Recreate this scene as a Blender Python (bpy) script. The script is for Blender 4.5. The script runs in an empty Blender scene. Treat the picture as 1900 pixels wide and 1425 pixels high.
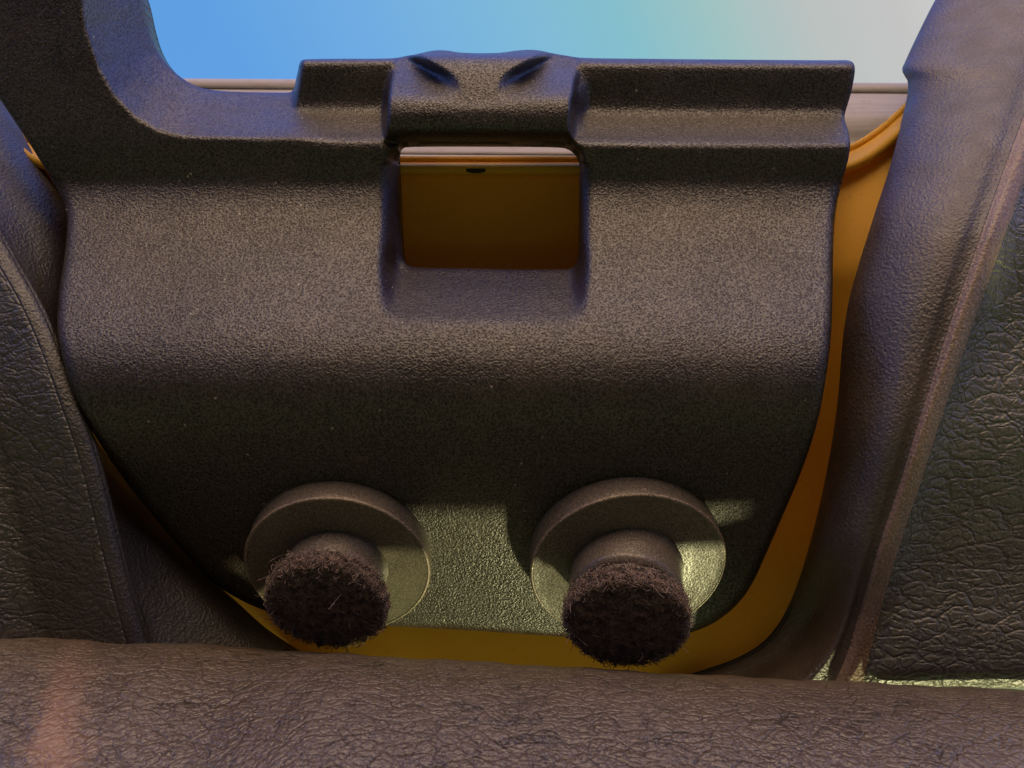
import bpy, math, random
import numpy as np

scene = bpy.context.scene
C = scene.collection
R = math.radians
S = 1e-4            # one modelling unit is 0.1 mm
D = 1645.0          # distance from the lens to the depth-zero plane, in units

# ------------------------------------------------------------------ camera
cam_d = bpy.data.cameras.new('camera')
cam = bpy.data.objects.new('camera', cam_d); C.objects.link(cam)
cam.location = (0, -D * S, 0)
cam.rotation_euler = (R(90), 0, 0)
cam_d.sensor_width = 36.0
cam_d.lens = 36.0 * D / 1900.0
cam_d.clip_start = 0.001; cam_d.clip_end = 100
cam_d.dof.use_dof = True
cam_d.dof.focus_distance = (D - 20) * S
cam_d.dof.aperture_fstop = 64
scene.camera = cam

# ------------------------------------------------------------------ sky
world = bpy.data.worlds.new('World'); scene.world = world
world.use_nodes = True
wn = world.node_tree; wn.nodes.clear()
def W(t, **k):
    n = wn.nodes.new(t)
    for a, v in k.items(): setattr(n, a, v)
    return n
SKY_STRENGTH = 0.1
w_out = W('ShaderNodeOutputWorld'); w_bg = W('ShaderNodeBackground')
w_bg.inputs['Strength'].default_value = SKY_STRENGTH
sky = W('ShaderNodeTexSky', sky_type='NISHITA', sun_disc=False)
sky.sun_elevation = R(50); sky.sun_rotation = R(115)
sky.air_density = 1.0; sky.dust_density = 1.0; sky.ozone_density = 2.0
tc = W('ShaderNodeTexCoord')
def wdot(vec):
    n = W('ShaderNodeVectorMath', operation='DOT_PRODUCT')
    wn.links.new(tc.outputs['Generated'], n.inputs[0])
    n.inputs[1].default_value = vec
    return n.outputs['Value']
# thin bright veil that spreads from the sun's side of the sky (right, overhead and behind)
ramp = W('ShaderNodeValToRGB')
ramp.color_ramp.interpolation = 'LINEAR'
els = ramp.color_ramp.elements
k = 1.0 / SKY_STRENGTH
stops = [(0.00, (0.10, 0.34, 0.82)), (0.16, (0.115, 0.375, 0.83)), (0.24, (0.17, 0.45, 0.83)), (0.32, (0.22, 0.53, 0.76)), (0.39, (0.26, 0.575, 0.64)),
         (0.44, (0.38, 0.60, 0.57)), (0.495, (0.56, 0.59, 0.55)), (0.54, (0.62, 0.605, 0.57)), (0.72, (1.05, 1.03, 1.03)), (1.00, (1.7, 1.6, 1.55))]
while len(els) < len(stops): els.new(0.5)
for e, (p, c) in zip(els, stops):
    e.position = p; e.color = (c[0], c[1], c[2], 1)
mr = W('ShaderNodeMapRange')
mr.inputs['From Min'].default_value = -0.62; mr.inputs['From Max'].default_value = 0.95
wn.links.new(wdot((0.88, -0.27, 0.36)), mr.inputs['Value'])
wn.links.new(mr.outputs['Result'], ramp.inputs['Fac'])
sep = W('ShaderNodeSeparateXYZ'); wn.links.new(tc.outputs['Generated'], sep.inputs[0])
# the sky pales and brightens around the high sun, up and behind the camera
halo = wdot((0.04, -0.37, 0.928))
zen = W('ShaderNodeMapRange', interpolation_type='SMOOTHSTEP')
zen.inputs['From Min'].default_value = 0.08; zen.inputs['From Max'].default_value = 0.30
wn.links.new(halo, zen.inputs['Value'])
zr = W('ShaderNodeValToRGB'); ze = zr.color_ramp.elements
ze.new(0.5); ze.new(0.6)
for e_, (p_, c_) in zip(ze, ((0.25, (0.16, 0.34, 1.30)), (0.66, (0.24, 0.44, 1.65)), (0.83, (1.15, 0.95, 1.1)), (0.98, (6.6, 4.6, 2.8)))):
    e_.position = p_; e_.color = c_ + (1,)
wn.links.new(halo, zr.inputs['Fac'])
zmix = W('ShaderNodeMix', data_type='RGBA')
wn.links.new(zr.outputs['Color'], zmix.inputs['B'])
wn.links.new(zen.outputs['Result'], zmix.inputs['Factor']); wn.links.new(ramp.outputs['Color'], zmix.inputs['A'])
scl = W('ShaderNodeVectorMath', operation='SCALE'); scl.inputs['Scale'].default_value = k
wn.links.new(zmix.outputs['Result'], scl.inputs[0])
mixs = W('ShaderNodeMix', data_type='RGBA'); mixs.inputs['Factor'].default_value = 0.85
wn.links.new(sky.outputs['Color'], mixs.inputs['A']); wn.links.new(scl.outputs['Vector'], mixs.inputs['B'])
# below the horizon: sunlit lawn and earth
low = W('ShaderNodeMapRange', interpolation_type='SMOOTHSTEP')
low.inputs['From Min'].default_value = 0.06; low.inputs['From Max'].default_value = -0.12
wn.links.new(sep.outputs['Z'], low.inputs['Value'])
mixg = W('ShaderNodeMix', data_type='RGBA')
mixg.inputs['B'].default_value = (0.25 * k, 0.285 * k, 0.135 * k, 1)
wn.links.new(low.outputs['Result'], mixg.inputs['Factor'])
wn.links.new(mixs.outputs['Result'], mixg.inputs['A'])
wn.links.new(mixg.outputs['Result'], w_bg.inputs['Color'])
wn.links.new(w_bg.outputs[0], w_out.inputs[0])

# ------------------------------------------------------------------ sun
SUN_DIR = (0.44, -0.05, -0.83)      # towards the light
ld = bpy.data.lights.new('sun', 'SUN'); ld.energy = 2.9; ld.angle = R(4.5); ld.color = (1.0, 0.93, 0.46)
sun = bpy.data.objects.new('sun', ld); C.objects.link(sun)
from mathutils import Vector
sun.rotation_euler = Vector(SUN_DIR).to_track_quat('Z', 'Y').to_euler()
sun.location = (0.1, -0.3, -0.5)

scene.view_settings.view_transform = 'Standard'
scene.view_settings.look = 'None'
scene.view_settings.exposure = 0.0
scene.view_settings.gamma = 1.0

# ------------------------------------------------------------------ helpers
def tag(o, label=None, cat=None, group=None, kind=None):
    if label: o['label'] = label
    if cat: o['category'] = cat
    if group: o['group'] = group
    if kind: o['kind'] = kind
    return o

def to_world(px, py, Y):
    px = np.asarray(px, float); py = np.asarray(py, float); Y = np.asarray(Y, float)
    s = (D + Y) / D
    return np.stack([(px - 950) * s * S, Y * S + 0 * px, (712.5 - py) * s * S], -1)

def empty(name, loc=(0, 0, 0)):
    o = bpy.data.objects.new(name, None); o.empty_display_size = 0.01
    o.location = loc; C.objects.link(o); return o

def link_mesh(name, verts, faces, mat, parent=None, smooth=True):
    me = bpy.data.meshes.new(name)
    verts = np.asarray(verts, float).reshape(-1, 3)
    quads = [f for f in faces if len(f)]
    tot = [len(f) for f in quads]
    nl = int(sum(tot))
    me.vertices.add(len(verts)); me.vertices.foreach_set('co', verts.astype(np.float32).ravel())
    me.loops.add(nl); me.polygons.add(len(quads))
    me.loops.foreach_set('vertex_index', np.concatenate([np.asarray(f, np.int32) for f in quads]))
    starts = np.concatenate([[0], np.cumsum(tot)[:-1]]).astype(np.int32)
    me.polygons.foreach_set('loop_start', starts)
    me.polygons.foreach_set('use_smooth', np.full(len(quads), smooth))
    me.update(calc_edges=True); me.validate()
    me.materials.append(mat)
    o = bpy.data.objects.new(name, me); C.objects.link(o)
    if parent: o.parent = parent; o.matrix_parent_inverse = parent.matrix_basis.inverted()
    return o

def sstep(a, b, x):
    t = np.clip((x - a) / (b - a), 0, 1); return t * t * (3 - 2 * t)

def pchip(xs, ys, x):
    xs = np.asarray(xs, float); ys = np.asarray(ys, float); x = np.clip(x, xs[0], xs[-1])
    h = np.diff(xs); d = np.diff(ys) / h
    m = np.zeros_like(ys); m[0] = d[0]; m[-1] = d[-1]
    for i in range(1, len(xs) - 1):
        if d[i - 1] * d[i] > 0:
            w1 = 2 * h[i] + h[i - 1]; w2 = h[i] + 2 * h[i - 1]
            m[i] = (w1 + w2) / (w1 / d[i - 1] + w2 / d[i])
    i = np.clip(np.searchsorted(xs, x) - 1, 0, len(h) - 1)
    t = (x - xs[i]) / h[i]
    return ((2*t**3 - 3*t**2 + 1) * ys[i] + (t**3 - 2*t**2 + t) * h[i] * m[i]
            + (-2*t**3 + 3*t**2) * ys[i+1] + (t**3 - t**2) * h[i] * m[i+1])

def chaikin(p, n=2, closed=True):
    p = np.asarray(p, float)
    for _ in range(n):
        if closed:
            q = np.roll(p, -1, 0)
            p = np.stack([p * .75 + q * .25, p * .25 + q * .75], 1).reshape(-1, 2)
        else:
            a = p[:-1]; b = p[1:]
            m = np.stack([a * .75 + b * .25, a * .25 + b * .75], 1).reshape(-1, 2)
            p = np.vstack([p[:1], m, p[-1:]])
    return p

def seg_dist(P, poly, closed=True):
    """distance of the points P to a polyline, and the nearest points on it"""
    a = poly if closed else poly[:-1]
    b = np.roll(poly, -1, 0) if closed else poly[1:]
    best = np.full(len(P), 1e18); near = np.zeros_like(P)
    for i in range(len(a)):
        ab = b[i] - a[i]; L = max(ab @ ab, 1e-12)
        t = np.clip(((P - a[i]) @ ab) / L, 0, 1)
        q = a[i] + t[:, None] * ab
        d = ((P - q) ** 2).sum(1)
        m = d < best; best[m] = d[m]; near[m] = q[m]
    return np.sqrt(best), near

def inside(P, poly):
    x, y = P[:, 0], P[:, 1]; r = np.zeros(len(P), bool)
    b = np.roll(poly, -1, 0)
    for (x0, y0), (x1, y1) in zip(poly, b):
        if y0 == y1: continue
        c = ((y0 > y) != (y1 > y)) & (x < (x1 - x0) * (y - y0) / (y1 - y0) + x0)
        r ^= c
    return r

def blur(a, s):
    r = int(3 * s + 1); k_ = np.exp(-np.arange(-r, r + 1) ** 2 / (2 * s * s)); k_ /= k_.sum()
    for ax in (0, 1):
        p = np.pad(a, [(r, r) if i == ax else (0, 0) for i in (0, 1)], mode='edge')
        a = np.apply_along_axis(lambda v: np.convolve(v, k_, 'valid'), ax, p)
    return a

def grid_mesh(name, V, mat, parent=None, close_v=False, smooth=True):
    n, m = V.shape[:2]
    idx = np.arange(n * m).reshape(n, m)
    if close_v: idx = np.concatenate([idx, idx[:, :1]], 1)
    f = np.stack([idx[:-1, :-1], idx[:-1, 1:], idx[1:, 1:], idx[1:, :-1]], -1).reshape(-1, 4)
    return link_mesh(name, V.reshape(-1, 3), list(f), mat, parent, smooth)

def thick_grid(name, V, off, mat, parent=None):
    """a sheet of given thickness: the grid, its offset copy and the closing sides"""
    n, m = V.shape[:2]
    V2 = V + np.asarray(off)
    N = n * m
    idx = np.arange(N).reshape(n, m)
    f = np.stack([idx[:-1, :-1], idx[1:, :-1], idx[1:, 1:], idx[:-1, 1:]], -1).reshape(-1, 4)
    fb = f[:, ::-1] + N
    loop = np.concatenate([idx[0, :], idx[1:, -1], idx[-1, -2::-1], idx[-2:0:-1, 0]])
    nx = np.roll(loop, -1)
    side = np.stack([loop, nx, nx + N, loop + N], -1)
    return link_mesh(name, np.concatenate([V.reshape(-1, 3), V2.reshape(-1, 3)]), list(f) + list(fb) + list(side), mat, parent)

# ------------------------------------------------------------------ materials
class M:
    def __init__(s, name):
        s.m = bpy.data.materials.new(name); s.m.use_nodes = True
        s.t = s.m.node_tree; s.b = s.t.nodes['Principled BSDF']
        s.tc = s.t.nodes.new('ShaderNodeTexCoord')
    def n(s, t, **k):
        x = s.t.nodes.new(t)
        for a, v in k.items(): setattr(x, a, v)
        return x
    def l(s, a, b): s.t.links.new(a, b)
    def coords(s, scale, warp=0, wscale=100):
        mp = s.n('ShaderNodeMapping'); mp.inputs['Scale'].default_value = scale
        s.l(s.tc.outputs['Object'], mp.inputs['Vector'])
        out = mp.outputs['Vector']
        if warp:
            nz = s.n('ShaderNodeTexNoise'); nz.inputs['Scale'].default_value = wscale; nz.inputs['Detail'].default_value = 3
            s.l(s.tc.outputs['Object'], nz.inputs['Vector'])
            v = s.n('ShaderNodeVectorMath', operation='MULTIPLY_ADD')
            v.inputs[1].default_value = (warp,) * 3
            s.l(nz.outputs['Color'], v.inputs[0]); s.l(out, v.inputs[2]); out = v.outputs['Vector']
        return out
    def noise(s, scale, detail=2, rough=.5, vec=None, dist=0):
        x = s.n('ShaderNodeTexNoise'); x.inputs['Scale'].default_value = scale
        x.inputs['Detail'].default_value = detail; x.inputs['Roughness'].default_value = rough; x.inputs['Distortion'].default_value = dist
        s.l(vec if vec is not None else s.tc.outputs['Object'], x.inputs['Vector'])
        return x.outputs['Fac']
    def voro(s, scale, feature='F1', vec=None, rnd=1.0):
        x = s.n('ShaderNodeTexVoronoi', feature=feature); x.inputs['Scale'].default_value = scale
        x.inputs['Randomness'].default_value = rnd
        s.l(vec if vec is not None else s.tc.outputs['Object'], x.inputs['Vector'])
        return x.outputs['Distance']
    def rng(s, v, a, b, c=0, d=1, smooth=True):
        x = s.n('ShaderNodeMapRange', interpolation_type='SMOOTHSTEP' if smooth else 'LINEAR')
        for q, w in zip(('From Min', 'From Max', 'To Min', 'To Max'), (a, b, c, d)): x.inputs[q].default_value = w
        s.l(v, x.inputs['Value']); return x.outputs['Result']
    def math(s, op, a, b=None):
        x = s.n('ShaderNodeMath', operation=op)
        for i, v in enumerate((a, b)):
            if v is None: continue
            if isinstance(v, (int, float)): x.inputs[i].default_value = v
            else: s.l(v, x.inputs[i])
        return x.outputs[0]
    def mix(s, fac, a, b):
        x = s.n('ShaderNodeMix', data_type='RGBA')
        for nm, v in (('Factor', fac), ('A', a), ('B', b)):
            if isinstance(v, (tuple, list)): x.inputs[nm].default_value = tuple(v) + (1,)
            elif isinstance(v, (int, float)): x.inputs[nm].default_value = v
            else: s.l(v, x.inputs[nm])
        return x.outputs['Result']
    def bump(s, h, strength, dist, prev=None):
        x = s.n('ShaderNodeBump'); x.inputs['Strength'].default_value = strength; x.inputs['Distance'].default_value = dist
        s.l(h, x.inputs['Height'])
        if prev is not None: s.l(prev, x.inputs['Normal'])
        return x.outputs['Normal']
    def done(s, col, rough, normal=None, spec=.5):
        for nm, v in (('Base Color', col), ('Roughness', rough)):
            if isinstance(v, (tuple, list)): s.b.inputs[nm].default_value = tuple(v) + (1,)
            elif isinstance(v, (int, float)): s.b.inputs[nm].default_value = v
            else: s.l(v, s.b.inputs[nm])
        if normal is not None: s.l(normal, s.b.inputs['Normal'])
        s.b.inputs['Specular IOR Level'].default_value = spec
        return s.m

def plastic_material(name, col, dust, grain, strength, rough):
    m = M(name)
    vec = m.coords((1, 1, 1), .0003, 1100)
    g1 = m.voro(grain, 'SMOOTH_F1', vec); g2 = m.noise(grain * 1.3, 3, .65)
    h = m.math('ADD', m.math('MULTIPLY', g1, 1.0), m.math('MULTIPLY', g2, 1.3))
    nrm = m.bump(m.noise(120, 3), .12, .0012)
    nrm = m.bump(h, strength, .00028, nrm)
    d1 = m.noise(70, 5, .62)
    specks = m.rng(m.voro(380), .12, .05)
    sp_on = m.rng(m.noise(300, 1), .57, .62)
    c = m.mix(m.rng(d1, .35, .72), col, dust)
    c = m.mix(m.rng(g2, .47, .70, 0, .6), c, tuple(v * 1.9 for v in dust))
    c = m.mix(m.math('MULTIPLY', m.math('MULTIPLY', specks, sp_on), .8), c, (.42, .36, .29))
    wear = m.rng(m.noise(38, 6, .7), .55, .75, 0, .5)
    c = m.mix(wear, c, tuple(v * 1.7 for v in dust))
    r = m.rng(m.noise(90, 4, .6), .3, .7, rough - .07, rough + .08)
    sp = m.rng(m.noise(4300, 1), .58, .66, 0, .55)
    c = m.mix(sp, c, tuple(v * 3.4 for v in dust))  # sparkle of the grain, put into the colour as pale points
    mat = m.done(c, r, nrm, 1.0)
    m.l(m.rng(h, .75, 1.35, .25, 1.0), m.b.inputs['Specular IOR Level'])
    return mat

plastic = plastic_material('grained black plastic', (.015, .0108, .0088), (.029, .0195, .0142), 2400, .46, .34)
peg_plastic = plastic_material('smooth black plastic', (.085, .070, .056), (.12, .097, .076), 2600, .16, .34)

edge_highlight = plastic_material('plastic edge highlight', (.13, .095, .07), (.24, .18, .13), 2200, .3, .36)  # light caught on the flange edge, put in as a paler colour

def leather_material(name, col, light, stretch, cell, depth, grain, rough=.5, creases=0, light_streak=False):
    """pebbled skin (cells with sunken borders), sparse long creases, fine grain"""
    m = M(name)
    nrm = m.bump(m.noise(40, 2), .2, .002)
    c = m.mix(m.rng(m.noise(60, 5, .6), .35, .7), col, light)
    if cell:
        vec = m.coords(stretch, .0035, 220)
        e1 = m.rng(m.voro(cell, 'DISTANCE_TO_EDGE', vec), 0, .22)
        e2 = m.rng(m.voro(cell * .43, 'DISTANCE_TO_EDGE', m.coords(stretch, .006, 120)), 0, .10)
        h = m.math('ADD', m.math('MULTIPLY', e1, .6), m.math('MULTIPLY', e2, .8))
        h = m.math('ADD', h, m.math('MULTIPLY', m.noise(cell * .5, 2, .5, vec), 1.2))
        nrm = m.bump(h, depth, .0005, nrm)
        c = m.mix(m.rng(m.math('MULTIPLY', e1, e2), .5, 0, 0, .28), c, tuple(v * .4 for v in col))
    if creases:
        v2 = m.coords((.22, .6, 1), .010, 60)
        n_ = m.noise(330, 2, .5, v2, .4)
        on = m.rng(m.noise(70, 2), .46, .60)
        cr_ = m.math('MULTIPLY', m.rng(m.math('ABSOLUTE', m.math('SUBTRACT', n_, .5)), .05, 0), on)
        nrm = m.bump(cr_, -creases, .0006, nrm)
        c = m.mix(m.math('MULTIPLY', cr_, .75), c, tuple(v * .22 for v in col))
    fg = m.noise(2300, 3, .65)
    nrm = m.bump(m.math('ADD', m.voro(1900, 'SMOOTH_F1'), fg), grain, .0003, nrm)
    c = m.mix(m.rng(fg, .48, .70, 0, .6), c, tuple(v * 1.8 for v in light))
    c = m.mix(m.rng(fg, .48, .32, 0, .45), c, tuple(v * .4 for v in col))
    if light_streak:
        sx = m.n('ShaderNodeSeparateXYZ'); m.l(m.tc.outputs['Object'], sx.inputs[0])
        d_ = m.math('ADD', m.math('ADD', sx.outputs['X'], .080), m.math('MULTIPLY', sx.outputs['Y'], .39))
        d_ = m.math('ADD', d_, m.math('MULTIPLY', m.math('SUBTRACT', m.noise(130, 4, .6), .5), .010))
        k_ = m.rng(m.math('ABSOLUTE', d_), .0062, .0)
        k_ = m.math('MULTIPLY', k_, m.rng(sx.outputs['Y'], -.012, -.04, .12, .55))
        c = m.mix(k_, c, (.40, .22, .13))  # warm light patch on the bar, put into the colour
    return m.done(c, m.rng(m.noise(150, 3), .3, .7, rough - .06, rough + .08), nrm, .8)

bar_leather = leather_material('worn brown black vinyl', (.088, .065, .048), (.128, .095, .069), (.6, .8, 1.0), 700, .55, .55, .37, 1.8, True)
side_leather = leather_material('wrinkled lit black vinyl', (.088, .084, .070), (.118, .112, .092), (.42, 1, 1.0), 620, .58, .35, .42)  # right padding copy, soft green light put into its paler colour
shade_leather = leather_material('wrinkled black vinyl', (.045, .040, .035), (.062, .055, .047), (.5, 1, 1.0), 700, .38, .45, .45)  # left padding copy, shade put into its darker colour
gusset_leather = leather_material('grained black vinyl', (.046, .034, .029), (.078, .055, .045), (1, 1, 1), 0, 0, .55, .45)
gusset_shade = leather_material('shaded grained vinyl', (.017, .0135, .012), (.030, .023, .019), (1, 1, 1), 0, 0, .55, .48)  # left gusset copy of the vinyl, colour darkened for shade
seam_leather = leather_material('worn tan brown vinyl', (.19, .125, .085), (.27, .175, .12), (1, 1, 1), 0, 0, .55, .5)

def yellow_material():
    m = M('yellow painted plastic')
    n = m.noise(80, 4, .6)
    c = m.mix(m.rng(n, .3, .7), (.74, .41, .035), (.78, .45, .042))
    c = m.mix(m.rng(m.noise(900, 2), .62, .75, 0, .3), c, (.30, .17, .03))
    m.done(c, .58, m.bump(m.noise(1200, 2), .08, .0003), .3)
    tr = m.n('ShaderNodeBsdfTranslucent'); tr.inputs['Color'].default_value = (.85, .36, .02, 1)
    ms_ = m.n('ShaderNodeMixShader'); ms_.inputs[0].default_value = .22
    m.l(m.b.outputs[0], ms_.inputs[1]); m.l(tr.outputs[0], ms_.inputs[2])
    m.l(ms_.outputs[0], m.t.nodes['Material Output'].inputs['Surface'])
    return m.m
yellow = yellow_material()

def rail_material():
    m = M('weathered grey brown board')
    st = m.coords((.05, 1, 1))
    n = m.noise(420, 4, .6, st)
    c = m.mix(m.rng(n, .3, .7), (.34, .30, .285), (.42, .385, .37))
    c = m.mix(m.rng(m.noise(300, 3), .5, .75, 0, .35), c, (.26, .20, .16))
    return m.done(c, .6, m.bump(n, .3, .0006), .4)
rail_mat = rail_material()

def felt_material():
    m = M('dark brown wool felt')
    a = m.noise(700, 3, .6)
    c = m.mix(m.rng(a, .3, .7), (.075, .052, .045), (.32, .22, .185))
    mm = m.done(c, .85, None, .25)
    m.b.inputs['Sheen Weight'].default_value = .25
    m.b.inputs['Sheen Roughness'].default_value = .5
    return mm
felt = felt_material()
dark = M('dark hollow plastic').done((.015, .011, .006), .7)

# ------------------------------------------------------------------ the latch bracket
bracket = empty('latch_bracket', tuple(to_world(820, 700, 150)))
tag(bracket, 'grained black plastic bracket with a square window and two felt tipped pegs', 'bracket')

EDGE = np.array([(140, -90), (150, -20), (158, 50), (183, 125), (212, 178), (252, 219), (296, 244), (345, 254), (480, 257), (640, 256), (760, 256)], float)
REAR = np.array([(236, -90), (258, -20), (265, 0), (275, 50), (290, 95), (314, 126), (345, 151), (378, 166), (440, 171), (545, 172), (640, 172), (760, 172)], float)
outline = [(-60, -90), (236, -90), (258, -20), (265, 0), (275, 50), (290, 95), (314, 126), (345, 151), (378, 166), (440, 171), (520, 172), (543, 172),
           (547, 158), (552, 135), (555, 119), (558, 112), (566, 110), (600, 109), (700, 109), (735, 108), (752, 104), (772, 101), (790, 96), (808, 93), (828, 93), (850, 97.5), (890, 99), (930, 98),
           (955, 94), (980, 92), (1000, 93), (1025, 99), (1055, 104), (1080, 108), (1200, 109), (1400, 111), (1560, 112), (1570, 111), (1582, 114), (1587, 124), (1585, 145), (1578, 178),
           (1567, 212), (1567, 222), (1574, 242), (1578, 262), (1576, 290), (1563, 335), (1550, 390), (1546, 450), (1545, 560), (1541, 640), (1533, 700), (1519, 780),
           (1489, 872), (1452, 958), (1424, 1022), (1395, 1088), (1362, 1130), (1316, 1163), (1255, 1182), (1150, 1184), (1040, 1182), (900, 1171), (740, 1163), (640, 1158), (540, 1146),
           (480, 1130), (430, 1105), (388, 1078), (330, 1012), (262, 932), (195, 842), (138, 742), (117, 672), (104, 610), (108, 545), (119, 485), (126, 412), (122, 385),
           (112, 360), (62, 277), (0, 184), (-60, 95)]
outline = chaikin(outline, 2)
hole = chaikin([(738, 300), (737, 275), (741, 264), (754, 261), (900, 261), (1040, 262), (1058, 266), (1072, 278), (1078, 294), (1078, 320), (1077, 440), (1075, 478), (1066, 495), (1052, 500),
                (980, 500), (860, 498), (770, 496), (757, 493), (748, 482), (745, 465), (742, 400)], 2)

PROF = [(-400, 60), (240, 132), (262, 135), (320, 149), (340, 153), (360, 149), (385, 138), (420, 113), (470, 72), (520, 28), (560, -8), (600, -40), (640, -64), (680, -78), (720, -83),
        (760, -79), (800, -67), (850, -41), (900, -9), (950, 24), (1000, 57), (1050, 90), (1100, 121), (1150, 150), (1250, 205)]
PX, PY = zip(*PROF)
STEP = 4.0
gx = np.arange(-64, 1604, STEP); gy = np.arange(-96, 1204, STEP)
XX, YY = np.meshgrid(gx, gy)
P = np.stack([XX.ravel(), YY.ravel()], 1)

Yf = pchip(PX, PY, YY.ravel())
# slight cross-wise crown so the big roll is not ruler straight
Yf += 10 * ((XX.ravel() - 850) / 720) ** 2 * sstep(380, 640, YY.ravel())
# the deep inner wall of the arm and the floor of the shelf
dE, _ = seg_dist(P, EDGE, False); dR, _ = seg_dist(P, REAR, False)
wallpoly = np.vstack([EDGE, REAR[::-1]])
inw = inside(P, wallpoly)
t = dE / (dE + dR + 1e-9)
Yw = Yf + (331 - Yf) * t
Yf = np.where(inw, Yw, Yf)
behind = (~inw) & (dR < dE) & (P[:, 1] < 250) & (P[:, 0] < 760)
Yf = np.where(behind, 331, Yf)
# lips standing on the shelf
def lip(y): return pchip([-400, 100, 110, 118, 196, 208, 222, 250, 258, 266, 300], [300, 296, 254, 241, 252, 246, 222, 165, 146, 138, 146], y)
x, y = P[:, 0], P[:, 1]
xl = 556 - (y - 112) * .125
lw = 4 + 50 * sstep(196, 232, y)
ml = sstep(-1, 1, (x - xl - lw + 4) / lw) * (x < 760) * (y < 275)
mr_ = sstep(1040, 1060, x) * (y < 290)
liftR = pchip([1040, 1110, 1560, 1600], [0, 4, 6, 6], x)
Yf = Yf * (1 - ml) + np.where(ml > 0, lip(y), 0) * ml
Yf = Yf * (1 - mr_) + np.where(mr_ > 0, lip(y - liftR), 0) * mr_
# fillets where the lips meet the bar in the middle
# cross bar
wing = pchip([-400, 92, 104, 168, 180, 192, 210, 234, 248, 258, 268, 300], [310, 310, 288, 138, 118, 108, 104, 108, 120, 145, 190, 200], y)
cent = pchip([-400, 92, 99, 105, 112, 150, 185, 205, 234, 248, 258, 268, 300], [310, 290, 212, 176, 160, 132, 116, 106, 108, 120, 145, 190, 200], y)
hw = pchip([60, 100, 118, 140, 165, 190, 300], [135, 128, 104, 70, 52, 47, 47], y)
cx = 888 + np.where(y < 150, 0, 0)
mc = 1 - sstep(-24, 16, np.abs(x - cx) - hw)
bar = wing * (1 - mc) + cent * mc
bl = pchip([60, 108, 170, 235, 270], [736, 733, 719, 714, 716], y); br = pchip([60, 108, 170, 235, 270], [1077, 1075, 1067, 1062, 1066], y)
mb = sstep(-2, 3, x - bl) * sstep(-2, 4, br - x) * (1 - sstep(258, 276, y))
fil = sstep(36, 0, x - br) * (x > br) * sstep(262, 240, y) * sstep(110, 190, y)
Yf = Yf - fil ** 2 * np.clip(Yf - 160, 0, 100) * .55
Yf = Yf * (1 - mb) + bar * mb
# window: left cheek, sill
zone = sstep(268, 300, y) * (1 - sstep(540, 590, y))
base = pchip(PX, PY, y)
cheek = sstep(714, 740, x) * (1 - sstep(740, 900, x)) * 95 + sstep(1084, 1070, x) * (1 - sstep(1070, 940, x)) * 60
Yf = Yf + zone * cheek * (y < 520) * (1 - sstep(470, 520, y))
sill = pchip([400, 486, 500, 540, 572, 604], [190, 172, 150, 66, 6, -43], y)
ms = sstep(712, 734, x) * sstep(1084, 1062, x) * sstep(440, 500, y) * (1 - sstep(575, 604, y))
Yf = Yf * (1 - ms) + np.maximum(sill, base) * ms
# shallow grooves at the ends of the sill
for gx0 in (716, 1076):
    Yf += 9 * np.exp(-((x - gx0) / 7) ** 2) * sstep(380, 470, y) * (1 - sstep(540, 585, y))

Yg = Yf.reshape(XX.shape)
Yg = np.where(YY > 300, blur(Yg, 2.2), blur(Yg, .65))
Yf = Yg.ravel()

dO, nO = seg_dist(P, outline); dH, nH = seg_dist(P, hole)
sdO = np.where(inside(P, outline), dO, -dO); sdH = np.where(inside(P, hole), -dH, dH)
useH = sdH < sdO
sd = np.where(useH, sdH, sdO); near = np.where(useH[:, None], nH, nO)
keep = sd > -STEP * .5
snap = keep & (sd < STEP * .5)
Q = P.copy(); Q[snap] = near[snap]
dd = np.clip(np.where(snap, 0, sd), 0, None)
rad = np.where(useH, 10.0, np.where(Q[:, 1] > 330, 19.0, 8.0))
rr = np.clip(rad - dd, 0, None)
Yr = Yf + (rad - np.sqrt(np.clip(rad ** 2 - rr ** 2, 0, None))) * .9
rng0 = np.random.default_rng(3)
ids = -np.ones(len(P), int); ids[keep] = np.arange(keep.sum())
front = to_world(Q[keep, 0], Q[keep, 1], Yr[keep])
G = ids.reshape(XX.shape)
a, b, c, d = G[:-1, :-1], G[:-1, 1:], G[1:, 1:], G[1:, :-1]
cells = np.stack([a, d, c, b], -1).reshape(-1, 4)
ok = (cells >= 0).sum(1)
faces = [tuple(q) for q in cells[ok == 4]] + [tuple(v for v in q if v >= 0) for q in cells[ok == 3]]
N = len(front)
back = front + np.array([0, 46 * S, 0])
from collections import Counter
edge_use = {}
for f in faces:
    for i in range(len(f)):
        e = (f[i], f[(i + 1) % len(f)])
        edge_use[e] = 1
rim = [e for e in edge_use if (e[1], e[0]) not in edge_use]
sides = [(e[1], e[0], e[0] + N, e[1] + N) for e in rim]
backf = [tuple(v + N for v in f[::-1]) for f in faces]
body = link_mesh('body', np.vstack([front, back]), faces + backf + sides, plastic, bracket)

# ------------------------------------------------------------------ pegs with felt tips
def lathe(profile, origin, axis, seg=96):
    ax = Vector(axis).normalized()
    u = ax.cross(Vector((0, 0, 1))).normalized(); v = ax.cross(u)
    th = np.linspace(0, 2 * np.pi, seg, endpoint=False)
    ring = np.cos(th)[:, None] * np.array(u) + np.sin(th)[:, None] * np.array(v)
    return np.stack([np.array(origin) + np.array(ax) * a_ * S + ring * r_ * S for r_, a_ in profile], 0)

def round_profile(p, n=3):
    p = np.asarray(p, float); return chaikin(p, n, False)

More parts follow.
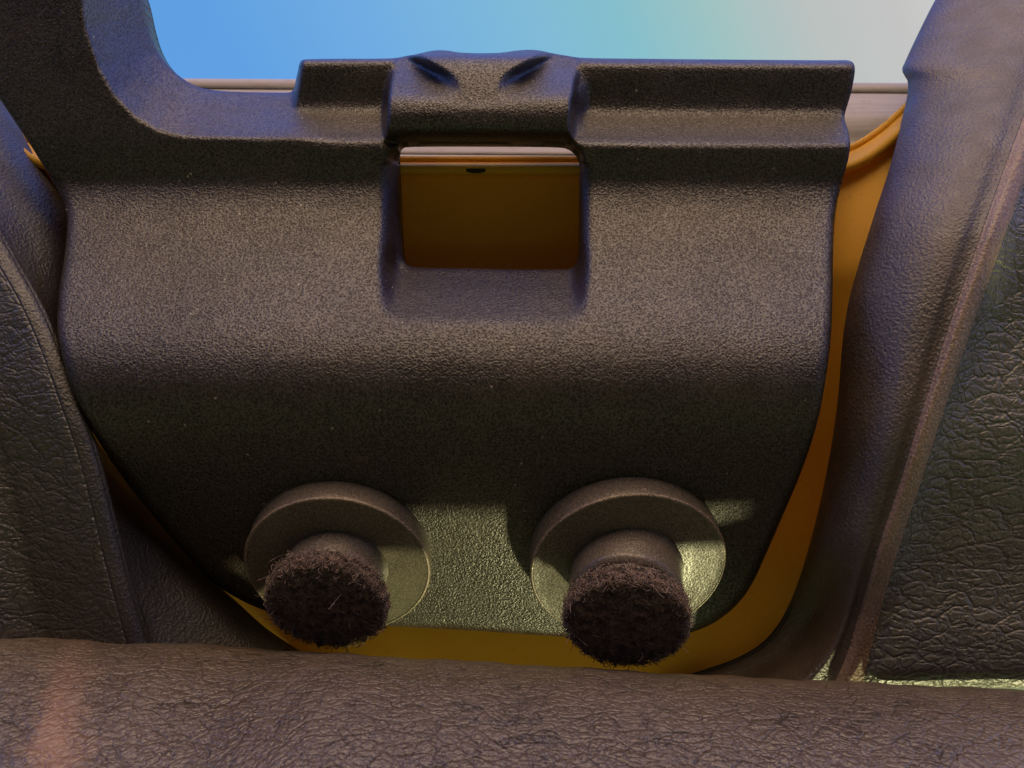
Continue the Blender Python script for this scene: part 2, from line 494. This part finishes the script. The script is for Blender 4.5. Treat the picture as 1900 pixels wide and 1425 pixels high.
def fibre_tubes(rng, centre, ax, u, v, rad, thick, n, lo_r=.55, hi_r=1.0, long=False):
    """curled wool fibres lying in and standing off the pad"""
    m = 9
    th = rng.uniform(0, 2 * np.pi, n)
    side = rng.random(n) < .42
    rr_ = np.where(side, rad * rng.uniform(.93, 1.04, n), rad * np.sqrt(rng.random(n)) * 1.0)
    aa = np.where(side, thick * rng.uniform(-.05, 1.0, n), thick * rng.uniform(.93, 1.07, n))
    pos = np.stack([rr_ * np.cos(th), rr_ * np.sin(th), aa], 1)
    # local normal
    nr = np.where(side[:, None], np.stack([np.cos(th), np.sin(th), 0 * th], 1), np.array([0, 0, 1.0]))
    dirv = rng.normal(size=(n, 3)); dirv -= (dirv * nr).sum(1)[:, None] * nr * .75
    dirv /= np.linalg.norm(dirv, axis=1)[:, None]
    curl = rng.normal(size=(n, 3)); curl -= (curl * dirv).sum(1)[:, None] * dirv
    curl /= np.linalg.norm(curl, axis=1)[:, None]
    L = rng.uniform(10, 26, n) if not long else rng.uniform(25, 60, n)
    k_ = rng.uniform(-1, 1, n) * (4.2 if not long else 2.6)
    s = np.linspace(0, 1, m)
    ang = k_[:, None] * s[None] + .4 * np.sin(s[None] * 7 + rng.uniform(0, 6, n)[:, None])
    step = (L / (m - 1))[:, None, None] * (np.cos(ang)[..., None] * dirv[:, None] + np.sin(ang)[..., None] * curl[:, None])
    pts = pos[:, None] + np.cumsum(step, 1) - step.sum(1, keepdims=True) * (.4 if not long else .15)
    lift = (1.5 if not long else 8) * np.sin(s * np.pi if not long else s * np.pi / 2)[None, :, None] * nr[:, None]
    pts = pts + lift * rng.uniform(.2, 1.6, n)[:, None, None]
    t_ = np.gradient(pts, axis=1); t_ /= np.linalg.norm(t_, axis=2, keepdims=True) + 1e-9
    ref = nr[:, None] + .3
    a1 = np.cross(t_, ref); a1 /= np.linalg.norm(a1, axis=2, keepdims=True) + 1e-9
    a2 = np.cross(t_, a1)
    r0 = rng.uniform(lo_r, hi_r, n)[:, None, None] * (1 - .5 * np.abs(s * 2 - 1) ** 3)[None, :, None]
    ringp = [pts + r0 * (math.cos(q) * a1 + math.sin(q) * a2) for q in (0, 2.094, 4.189)]
    V = np.stack(ringp, 2)                       # n, m, 3, 3
    B = np.array([u, v, ax])
    Wd = V.reshape(-1, 3) * S @ B + np.array(centre)
    base_i = np.arange(n * m * 3).reshape(n, m, 3)
    fs = []
    for q in range(3):
        w = (q + 1) % 3
        fs.append(np.stack([base_i[:, :-1, q], base_i[:, 1:, q], base_i[:, 1:, w], base_i[:, :-1, w]], -1).reshape(-1, 4))
    return Wd, np.concatenate(fs)

def make_peg(px, py, Y, rf, rp, flange_t, post_end, pad_a, pad_r, pad_t, axis, seed, ring, faxis):
    o = np.array(to_world(px, py, Y)); ax = Vector(axis).normalized()
    prof = [(rf - 4, -40), (rf, -20), (rf, flange_t - 5), (rf - 1.2, flange_t - 1.2), (rf - 5, flange_t)]
    prof += [(rf - 9, flange_t - .6), (rp + 22, flange_t - 2), (rp + 4, flange_t - 1), (rp - 4, flange_t - 1), (rp - 8, flange_t - 1)]
    V = lathe(round_profile(prof, 1), o, faxis, 128)
    peg = grid_mesh('peg', V[::-1], peg_plastic, bracket, True)
    pp = [(rp + 3, flange_t - 9), (rp, flange_t + 3), (rp - 1, post_end - 16), (rp - 2, post_end - 9), (rp - 9, post_end - 1), (rp - 13, post_end)]
    if ring: pp += [(rp - 14, post_end + .5), (rp - 14, post_end + 2), (rp - 15, pad_a + 4), (rp - 40, pad_a + 4)]
    else: pp += [(rp - 20, post_end + .5), (rp - 40, post_end + .5)]
    Ve = lathe([(rf - 6, flange_t - 2), (rf - 4.2, flange_t + .9), (rf - 1.2, flange_t + .2), (rf + .8, flange_t - 3.5), (rf - 1, flange_t - 6)], o, faxis, 128)
    grid_mesh('rim_highlight', Ve[::-1], edge_highlight, peg, True)
    Vp = lathe(round_profile(pp, 1), o, axis, 96)
    grid_mesh('post', Vp[::-1], peg_plastic, peg, True)
    # pad: lumpy disc plus fibres, one mesh
    rng = np.random.default_rng(seed)
    pr = [(rp - 35, pad_a), (pad_r * .9, pad_a), (pad_r, pad_a + 8), (pad_r * 1.01, pad_a + pad_t * .5), (pad_r * .97, pad_a + pad_t * .85), (pad_r * .86, pad_a + pad_t), (pad_r * .5, pad_a + pad_t * 1.03), (1, pad_a + pad_t)]
    pr = round_profile(pr, 3)
    seg = 120
    Vf = lathe(pr, o, axis, seg)
    u = np.array(ax.cross(Vector((0, 0, 1))).normalized()); v = np.cross(np.array(ax), u)
    ctr = o + np.array(ax) * pad_a * S
    rel = (Vf - ctr) / S
    lump = 0
    for _ in range(60):
        kx = rng.normal(size=3) * rng.choice([.04, .09, .2, .35]); ph = rng.uniform(0, 6.28)
        lump = lump + np.sin(rel @ kx + ph) * .35
    dirn = rel - np.array(ax) * (rel @ np.array(ax))[..., None] * .4
    dirn /= np.linalg.norm(dirn, axis=-1, keepdims=True) + 1e-6
    Vf = Vf + (dirn * (lump * 1.0)[..., None] - np.array(ax) * 0) * S
    n_, m_ = Vf.shape[:2]
    idx = np.arange(n_ * m_).reshape(n_, m_); idx = np.concatenate([idx, idx[:, :1]], 1)
    fq = np.stack([idx[:-1, :-1], idx[1:, :-1], idx[1:, 1:], idx[:-1, 1:]], -1).reshape(-1, 4)
    VV = [Vf.reshape(-1, 3)]; FF = [fq]; off = n_ * m_
    for n_f, lg in ((6000, False), (45, True)):
        Wd, fs = fibre_tubes(rng, ctr, np.array(ax), u, v, pad_r, pad_t, n_f, .45 if lg else .55, .8 if lg else 1.05, lg)
        VV.append(Wd); FF.append(fs + off); off += len(Wd)
    link_mesh('felt_pad', np.vstack(VV), list(np.concatenate(FF)), felt, peg)
    return peg

AX = (-0.04, -0.83, -0.545)
make_peg(632, 1030, 74, 176, 96, 37, 94, 98, 106, 32, (-0.05, -0.83, -.545), 11, False, (0.0, -.83, -.545))
make_peg(1160, 1032, 74, 187, 106, 37, 114, 136, 108, 34, (-0.09, -0.83, -.545), 12, True, (0.05, -.83, -.545))

# ------------------------------------------------------------------ yellow tub behind the bracket
shell = empty('yellow_shell', tuple(to_world(850, 900, 330)))
tag(shell, 'yellow moulded tub with a beaded rim, seen through and around the bracket', 'tub')
RIM = np.array([(-260, 60), (-120, 130), (-40, 190), (0, 222), (30, 248), (62, 276), (100, 294), (150, 302), (300, 305), (600, 305), (900, 305), (1200, 305), (1420, 305), (1500, 303), (1550, 294), (1590, 279),
                (1630, 253), (1665, 223), (1692, 196), (1716, 168)], float)
RIM = chaikin(RIM, 2, False)
def tube(pts, r, seg=14):
    pts = np.asarray(pts); t_ = np.gradient(pts, axis=0); t_ /= np.linalg.norm(t_, axis=1)[:, None]
    n1 = np.cross(t_, np.array([0, 1.0, 0])); n1 /= np.linalg.norm(n1, axis=1)[:, None]; n2 = np.cross(t_, n1)
    th = np.linspace(0, 2 * np.pi, seg, endpoint=False)
    return pts[:, None] + r * S * (np.cos(th)[None, :, None] * n1[:, None] + np.sin(th)[None, :, None] * n2[:, None])
grid_mesh('rim_bead', tube(to_world(RIM[:, 0], RIM[:, 1] - 8, 362 + 0 * RIM[:, 0]), 9), yellow, shell, True)
sp = sstep(1380, 1620, RIM[:, 0]) + sstep(160, 20, RIM[:, 0])
grid_mesh('rim_bead', tube(to_world(RIM[:, 0], RIM[:, 1] + 10 + 17 * sp, 290 + 0 * RIM[:, 0]), 11), yellow, shell, True)
lipr = [to_world(RIM[:, 0], RIM[:, 1] + 6 + 17 * sp - (11 + 17 * sp) * q_, 292 + 68 * q_ + 0 * RIM[:, 0]) for q_ in np.linspace(0, 1, 5)]
thick_grid('rim_lip', np.array(lipr), (0, 2 * S, -6 * S), yellow, shell)
rows = []
for f_ in np.linspace(0, 1, 60):
    yb = 1420
    yy = RIM[:, 1] + 8 + 17 * sp + (yb - RIM[:, 1]) * f_
    Yd = 318 + 20 * math.sin(f_ * 3.14) - 110 * f_ ** 1.6 - 110 * min(1, f_ * 6) * sstep(1380, 1640, RIM[:, 0])
    rows.append(to_world(RIM[:, 0], yy, Yd))
thick_grid('wall', np.array(rows), (0, 22 * S, 0), yellow, shell)
# the half-moon notch under the rim
th = np.linspace(0, np.pi, 20)
pr = [(r_, a_) for r_, a_ in ((1, 5), (.8, 3.5), (.5, 1), (0.05, 0))]
Vn = np.array([to_world(883 + 24 * r_ * np.cos(th), 313 + 8 * r_ * np.sin(th), np.full(20, 276 + a_)) for r_, a_ in pr])
thick_grid('notch', Vn, (0, 8 * S, 0), dark, shell)

# ------------------------------------------------------------------ board beyond the tub
RP = [(149, 700), (149.5, 620), (151, 600), (166, 574), (167.5, 576), (169, 576), (171, 568), (190, 540), (198, 520), (208, 500), (222, 484), (245, 478), (258, 480), (268, 468), (278, 440), (286, 412), (287, 414), (289, 410), (291, 400), (300, 372), (330, 362)]
xs = np.linspace(-500, 2500, 60)
rows = [to_world(xs, py_ + (xs - 900) * .0062, np.full(60, Y_ + 130.)) for py_, Y_ in RP]
rail = thick_grid('rail', np.array(rows), (0, 60 * S, -12 * S), rail_mat)
tag(rail, 'weathered grey brown grooved rail below the sky, beyond the yellow tub', 'rail')

# ------------------------------------------------------------------ padded sides and front bar
def loft(cols, ys, nu=10):
    """cols: list of (px(y), Y(y)); smooth (Catmull-Rom) across"""
    K = np.array([[c[0], c[1]] for c in cols])      # k,2,n
    out = []
    k_ = len(K)
    for i in range(k_ - 1):
        p0, p1, p2, p3 = K[max(i - 1, 0)], K[i], K[i + 1], K[min(i + 2, k_ - 1)]
        for t_ in np.linspace(0, 1, nu, endpoint=(i == k_ - 2)):
            out.append(.5 * (2 * p1 + (p2 - p0) * t_ + (2 * p0 - 5 * p1 + 4 * p2 - p3) * t_ ** 2 + (3 * p1 - p0 - 3 * p2 + p3) * t_ ** 3))
    O = np.array(out)
    return np.array([to_world(o_[0], ys, o_[1]) for o_ in O])

ys = np.linspace(-140, 1276, 190)
def cv(d): p_, q_ = zip(*d); return pchip(p_, q_, ys)
A = cv([(-140, 1825), (0, 1740), (60, 1710), (112, 1686), (124, 1681), (134, 1683), (142, 1690), (156, 1692), (220, 1680), (300, 1660), (400, 1628), (500, 1597), (560, 1581), (640, 1569), (720, 1563), (800, 1553), (900, 1535), (1000, 1511), (1080, 1487), (1150, 1456), (1195, 1420), (1225, 1370), (1250, 1300), (1276, 1215)])
Dw = cv([(-140, 2080), (0, 2010), (150, 1945), (250, 1905), (400, 1850), (500, 1815), (600, 1779), (700, 1745), (800, 1712), (900, 1680), (1000, 1646), (1100, 1616), (1200, 1590), (1330, 1560)])
Yc = cv([(-140, 540), (0, 370), (150, 195), (300, 52), (450, -40), (600, -70), (800, -88), (1000, -62), (1150, 0), (1276, 21)])
bulge = cv([(-140, 1), (1330, 1)])
Wd = Dw - A
g_ = cv([(-140, 0), (980, 0), (1170, 1), (1276, 1)])
cols = [(A + 14, Yc + 280), (A + 2, Yc + 190), (A, Yc + 150 + 40 * g_), (A + .12 * Wd, Yc + 96 + 75 * g_), (A + .34 * Wd, Yc + 46 + 90 * g_), (A + .56 * Wd, Yc + 14 + 50 * g_), (A + .74 * Wd, Yc + 2), (A + .84 * Wd, Yc + 4), (A + .92 * Wd, Yc + 1), (Dw, Yc - 11), (Dw + 20, Yc - 3),
        (Dw + 38, Yc + 16), (Dw + 75, Yc + 30), (Dw + 160, Yc + 36), (Dw + 300, Yc + 38), (Dw + 520, Yc + 30)]
fy = cv([(-140, 0), (500, 0), (700, 14), (1000, 95), (1060, 106), (1100, 100), (1180, 62), (1240, 50), (1276, 62)])
Yv = cv([(-140, 540), (0, 370), (150, 195), (300, 52), (450, -40), (600, -44), (800, -76), (1000, -50), (1060, -42), (1100, -42), (1180, -50), (1240, -46), (1276, -14)])
for i, w_ in ((11, .45), (12, .9), (13, 1), (14, 1), (15, 1)): cols[i] = (cols[i][0], cols[i][1] * (1 - w_) + w_ * (Yv + (cols[i][1] - Yc)))
cr = empty('vinyl_cushion', tuple(to_world(1750, 1250, 40)))
tag(cr, 'wrinkled black vinyl padding with a worn seam, right of the bracket', 'padding')
V = loft(cols, ys, 9)
thick_grid('gusset', V[:8 * 9 + 1], (0, 14 * S, 0), gusset_leather, cr)
thick_grid('seam', V[8 * 9:10 * 9 + 5], (0, 14 * S, 0), seam_leather, cr)
thick_grid('cover', V[10 * 9 + 4:], (0, 14 * S, 0), side_leather, cr)

A2 = cv([(-140, -190), (100, -55), (160, -18), (190, 2), (290, 56), (375, 111), (420, 130), (500, 138), (640, 130), (735, 134), (800, 158), (870, 206), (930, 262), (1000, 322), (1080, 386), (1120, 430), (1170, 486), (1220, 560), (1330, 700)])
B2 = cv([(-140, -420), (300, -110), (490, -4), (560, 36), (640, 72), (750, 112), (850, 146), (950, 172), (1050, 196), (1170, 228), (1330, 270)])
Y2 = cv([(-140, 180), (150, 130), (300, 70), (450, 20), (600, -30), (800, -70), (1000, -70), (1330, -50)])
W2 = A2 - B2
q2 = cv([(-140, 1), (960, 1), (1180, .95), (1330, .95)])
cols = [(A2 + 6, Y2 + 300), (A2 + 4, Y2 + 250 * q2), (A2, Y2 + 215 * q2), (A2 - .22 * W2, Y2 + 150 * q2), (A2 - .55 * W2, Y2 + 96 * q2), (A2 - .80 * W2, Y2 + 44), (B2 + 34, Y2 + 12), (B2, Y2 - 5), (B2 - 52, Y2 + 5), (B2 - 120, Y2 + 20), (B2 - 170, Y2 + 22), (B2 - 340, Y2 - 40), (B2 - 520, Y2 - 120)]
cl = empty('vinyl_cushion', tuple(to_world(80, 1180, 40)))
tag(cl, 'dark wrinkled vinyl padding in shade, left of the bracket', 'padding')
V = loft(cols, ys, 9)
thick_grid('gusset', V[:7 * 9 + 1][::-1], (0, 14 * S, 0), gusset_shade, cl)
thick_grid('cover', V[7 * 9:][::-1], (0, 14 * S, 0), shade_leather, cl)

# front bar: a padded rail that runs across the foot of the picture, close to the lens
xb = np.linspace(-300, 2200, 240)
edge_y = pchip([-300, 0, 300, 600, 950, 1300, 1600, 1900, 2200], [1164, 1176, 1188, 1208, 1228, 1249, 1263, 1277, 1290], xb)
rng = np.random.default_rng(5)
edge_y = edge_y + 1.2 * np.sin(xb / 37.) + .9 * np.sin(xb / 13.7 + 1)
Yb = pchip([-300, 480, 720, 2200], [84, 84, 7, 7], xb)
zb = (712.5 - edge_y) * (D + Yb) / D            # height of the back edge in units
sec = [(-150, -118), (-100, -96), (-62, -74), (-34, -50), (-14, -30), (-3, -14), (0, -4), (-6, 2), (-34, 12), (-70, 22), (-110, 33), (-150, 42), (-200, 46), (-270, 44), (-360, 28), (-480, -12), (-650, -84), (-760, -170), (-800, -300)]
sec = chaikin(sec, 2, False)
Vb = []
for dy_, dz_ in sec:
    Xw = (xb - 950) * (D + Yb) / D
    Vb.append(np.stack([Xw * S, (Yb + dy_) * S, (zb + dz_ - 4) * S], -1))
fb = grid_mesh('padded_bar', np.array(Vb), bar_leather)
tag(fb, 'worn brown black vinyl covered bar across the front, below the felt pegs', 'padding')

# wall added unseen behind the camera, to keep sky light off upright faces
blocker_m = M('brown sky blocker').done((.060, .045, .038), .8)
wx, wz = np.meshgrid(np.linspace(-2.5, 2.5, 6), np.linspace(-.24, 1.1, 4), indexing='ij')
wv = np.stack([wx, np.full(wx.shape, -.7), wz], -1)
wall = thick_grid('wall', wv, (0, -.1, 0), blocker_m)  # added unseen sky blocker behind the camera
tag(wall, kind='structure')
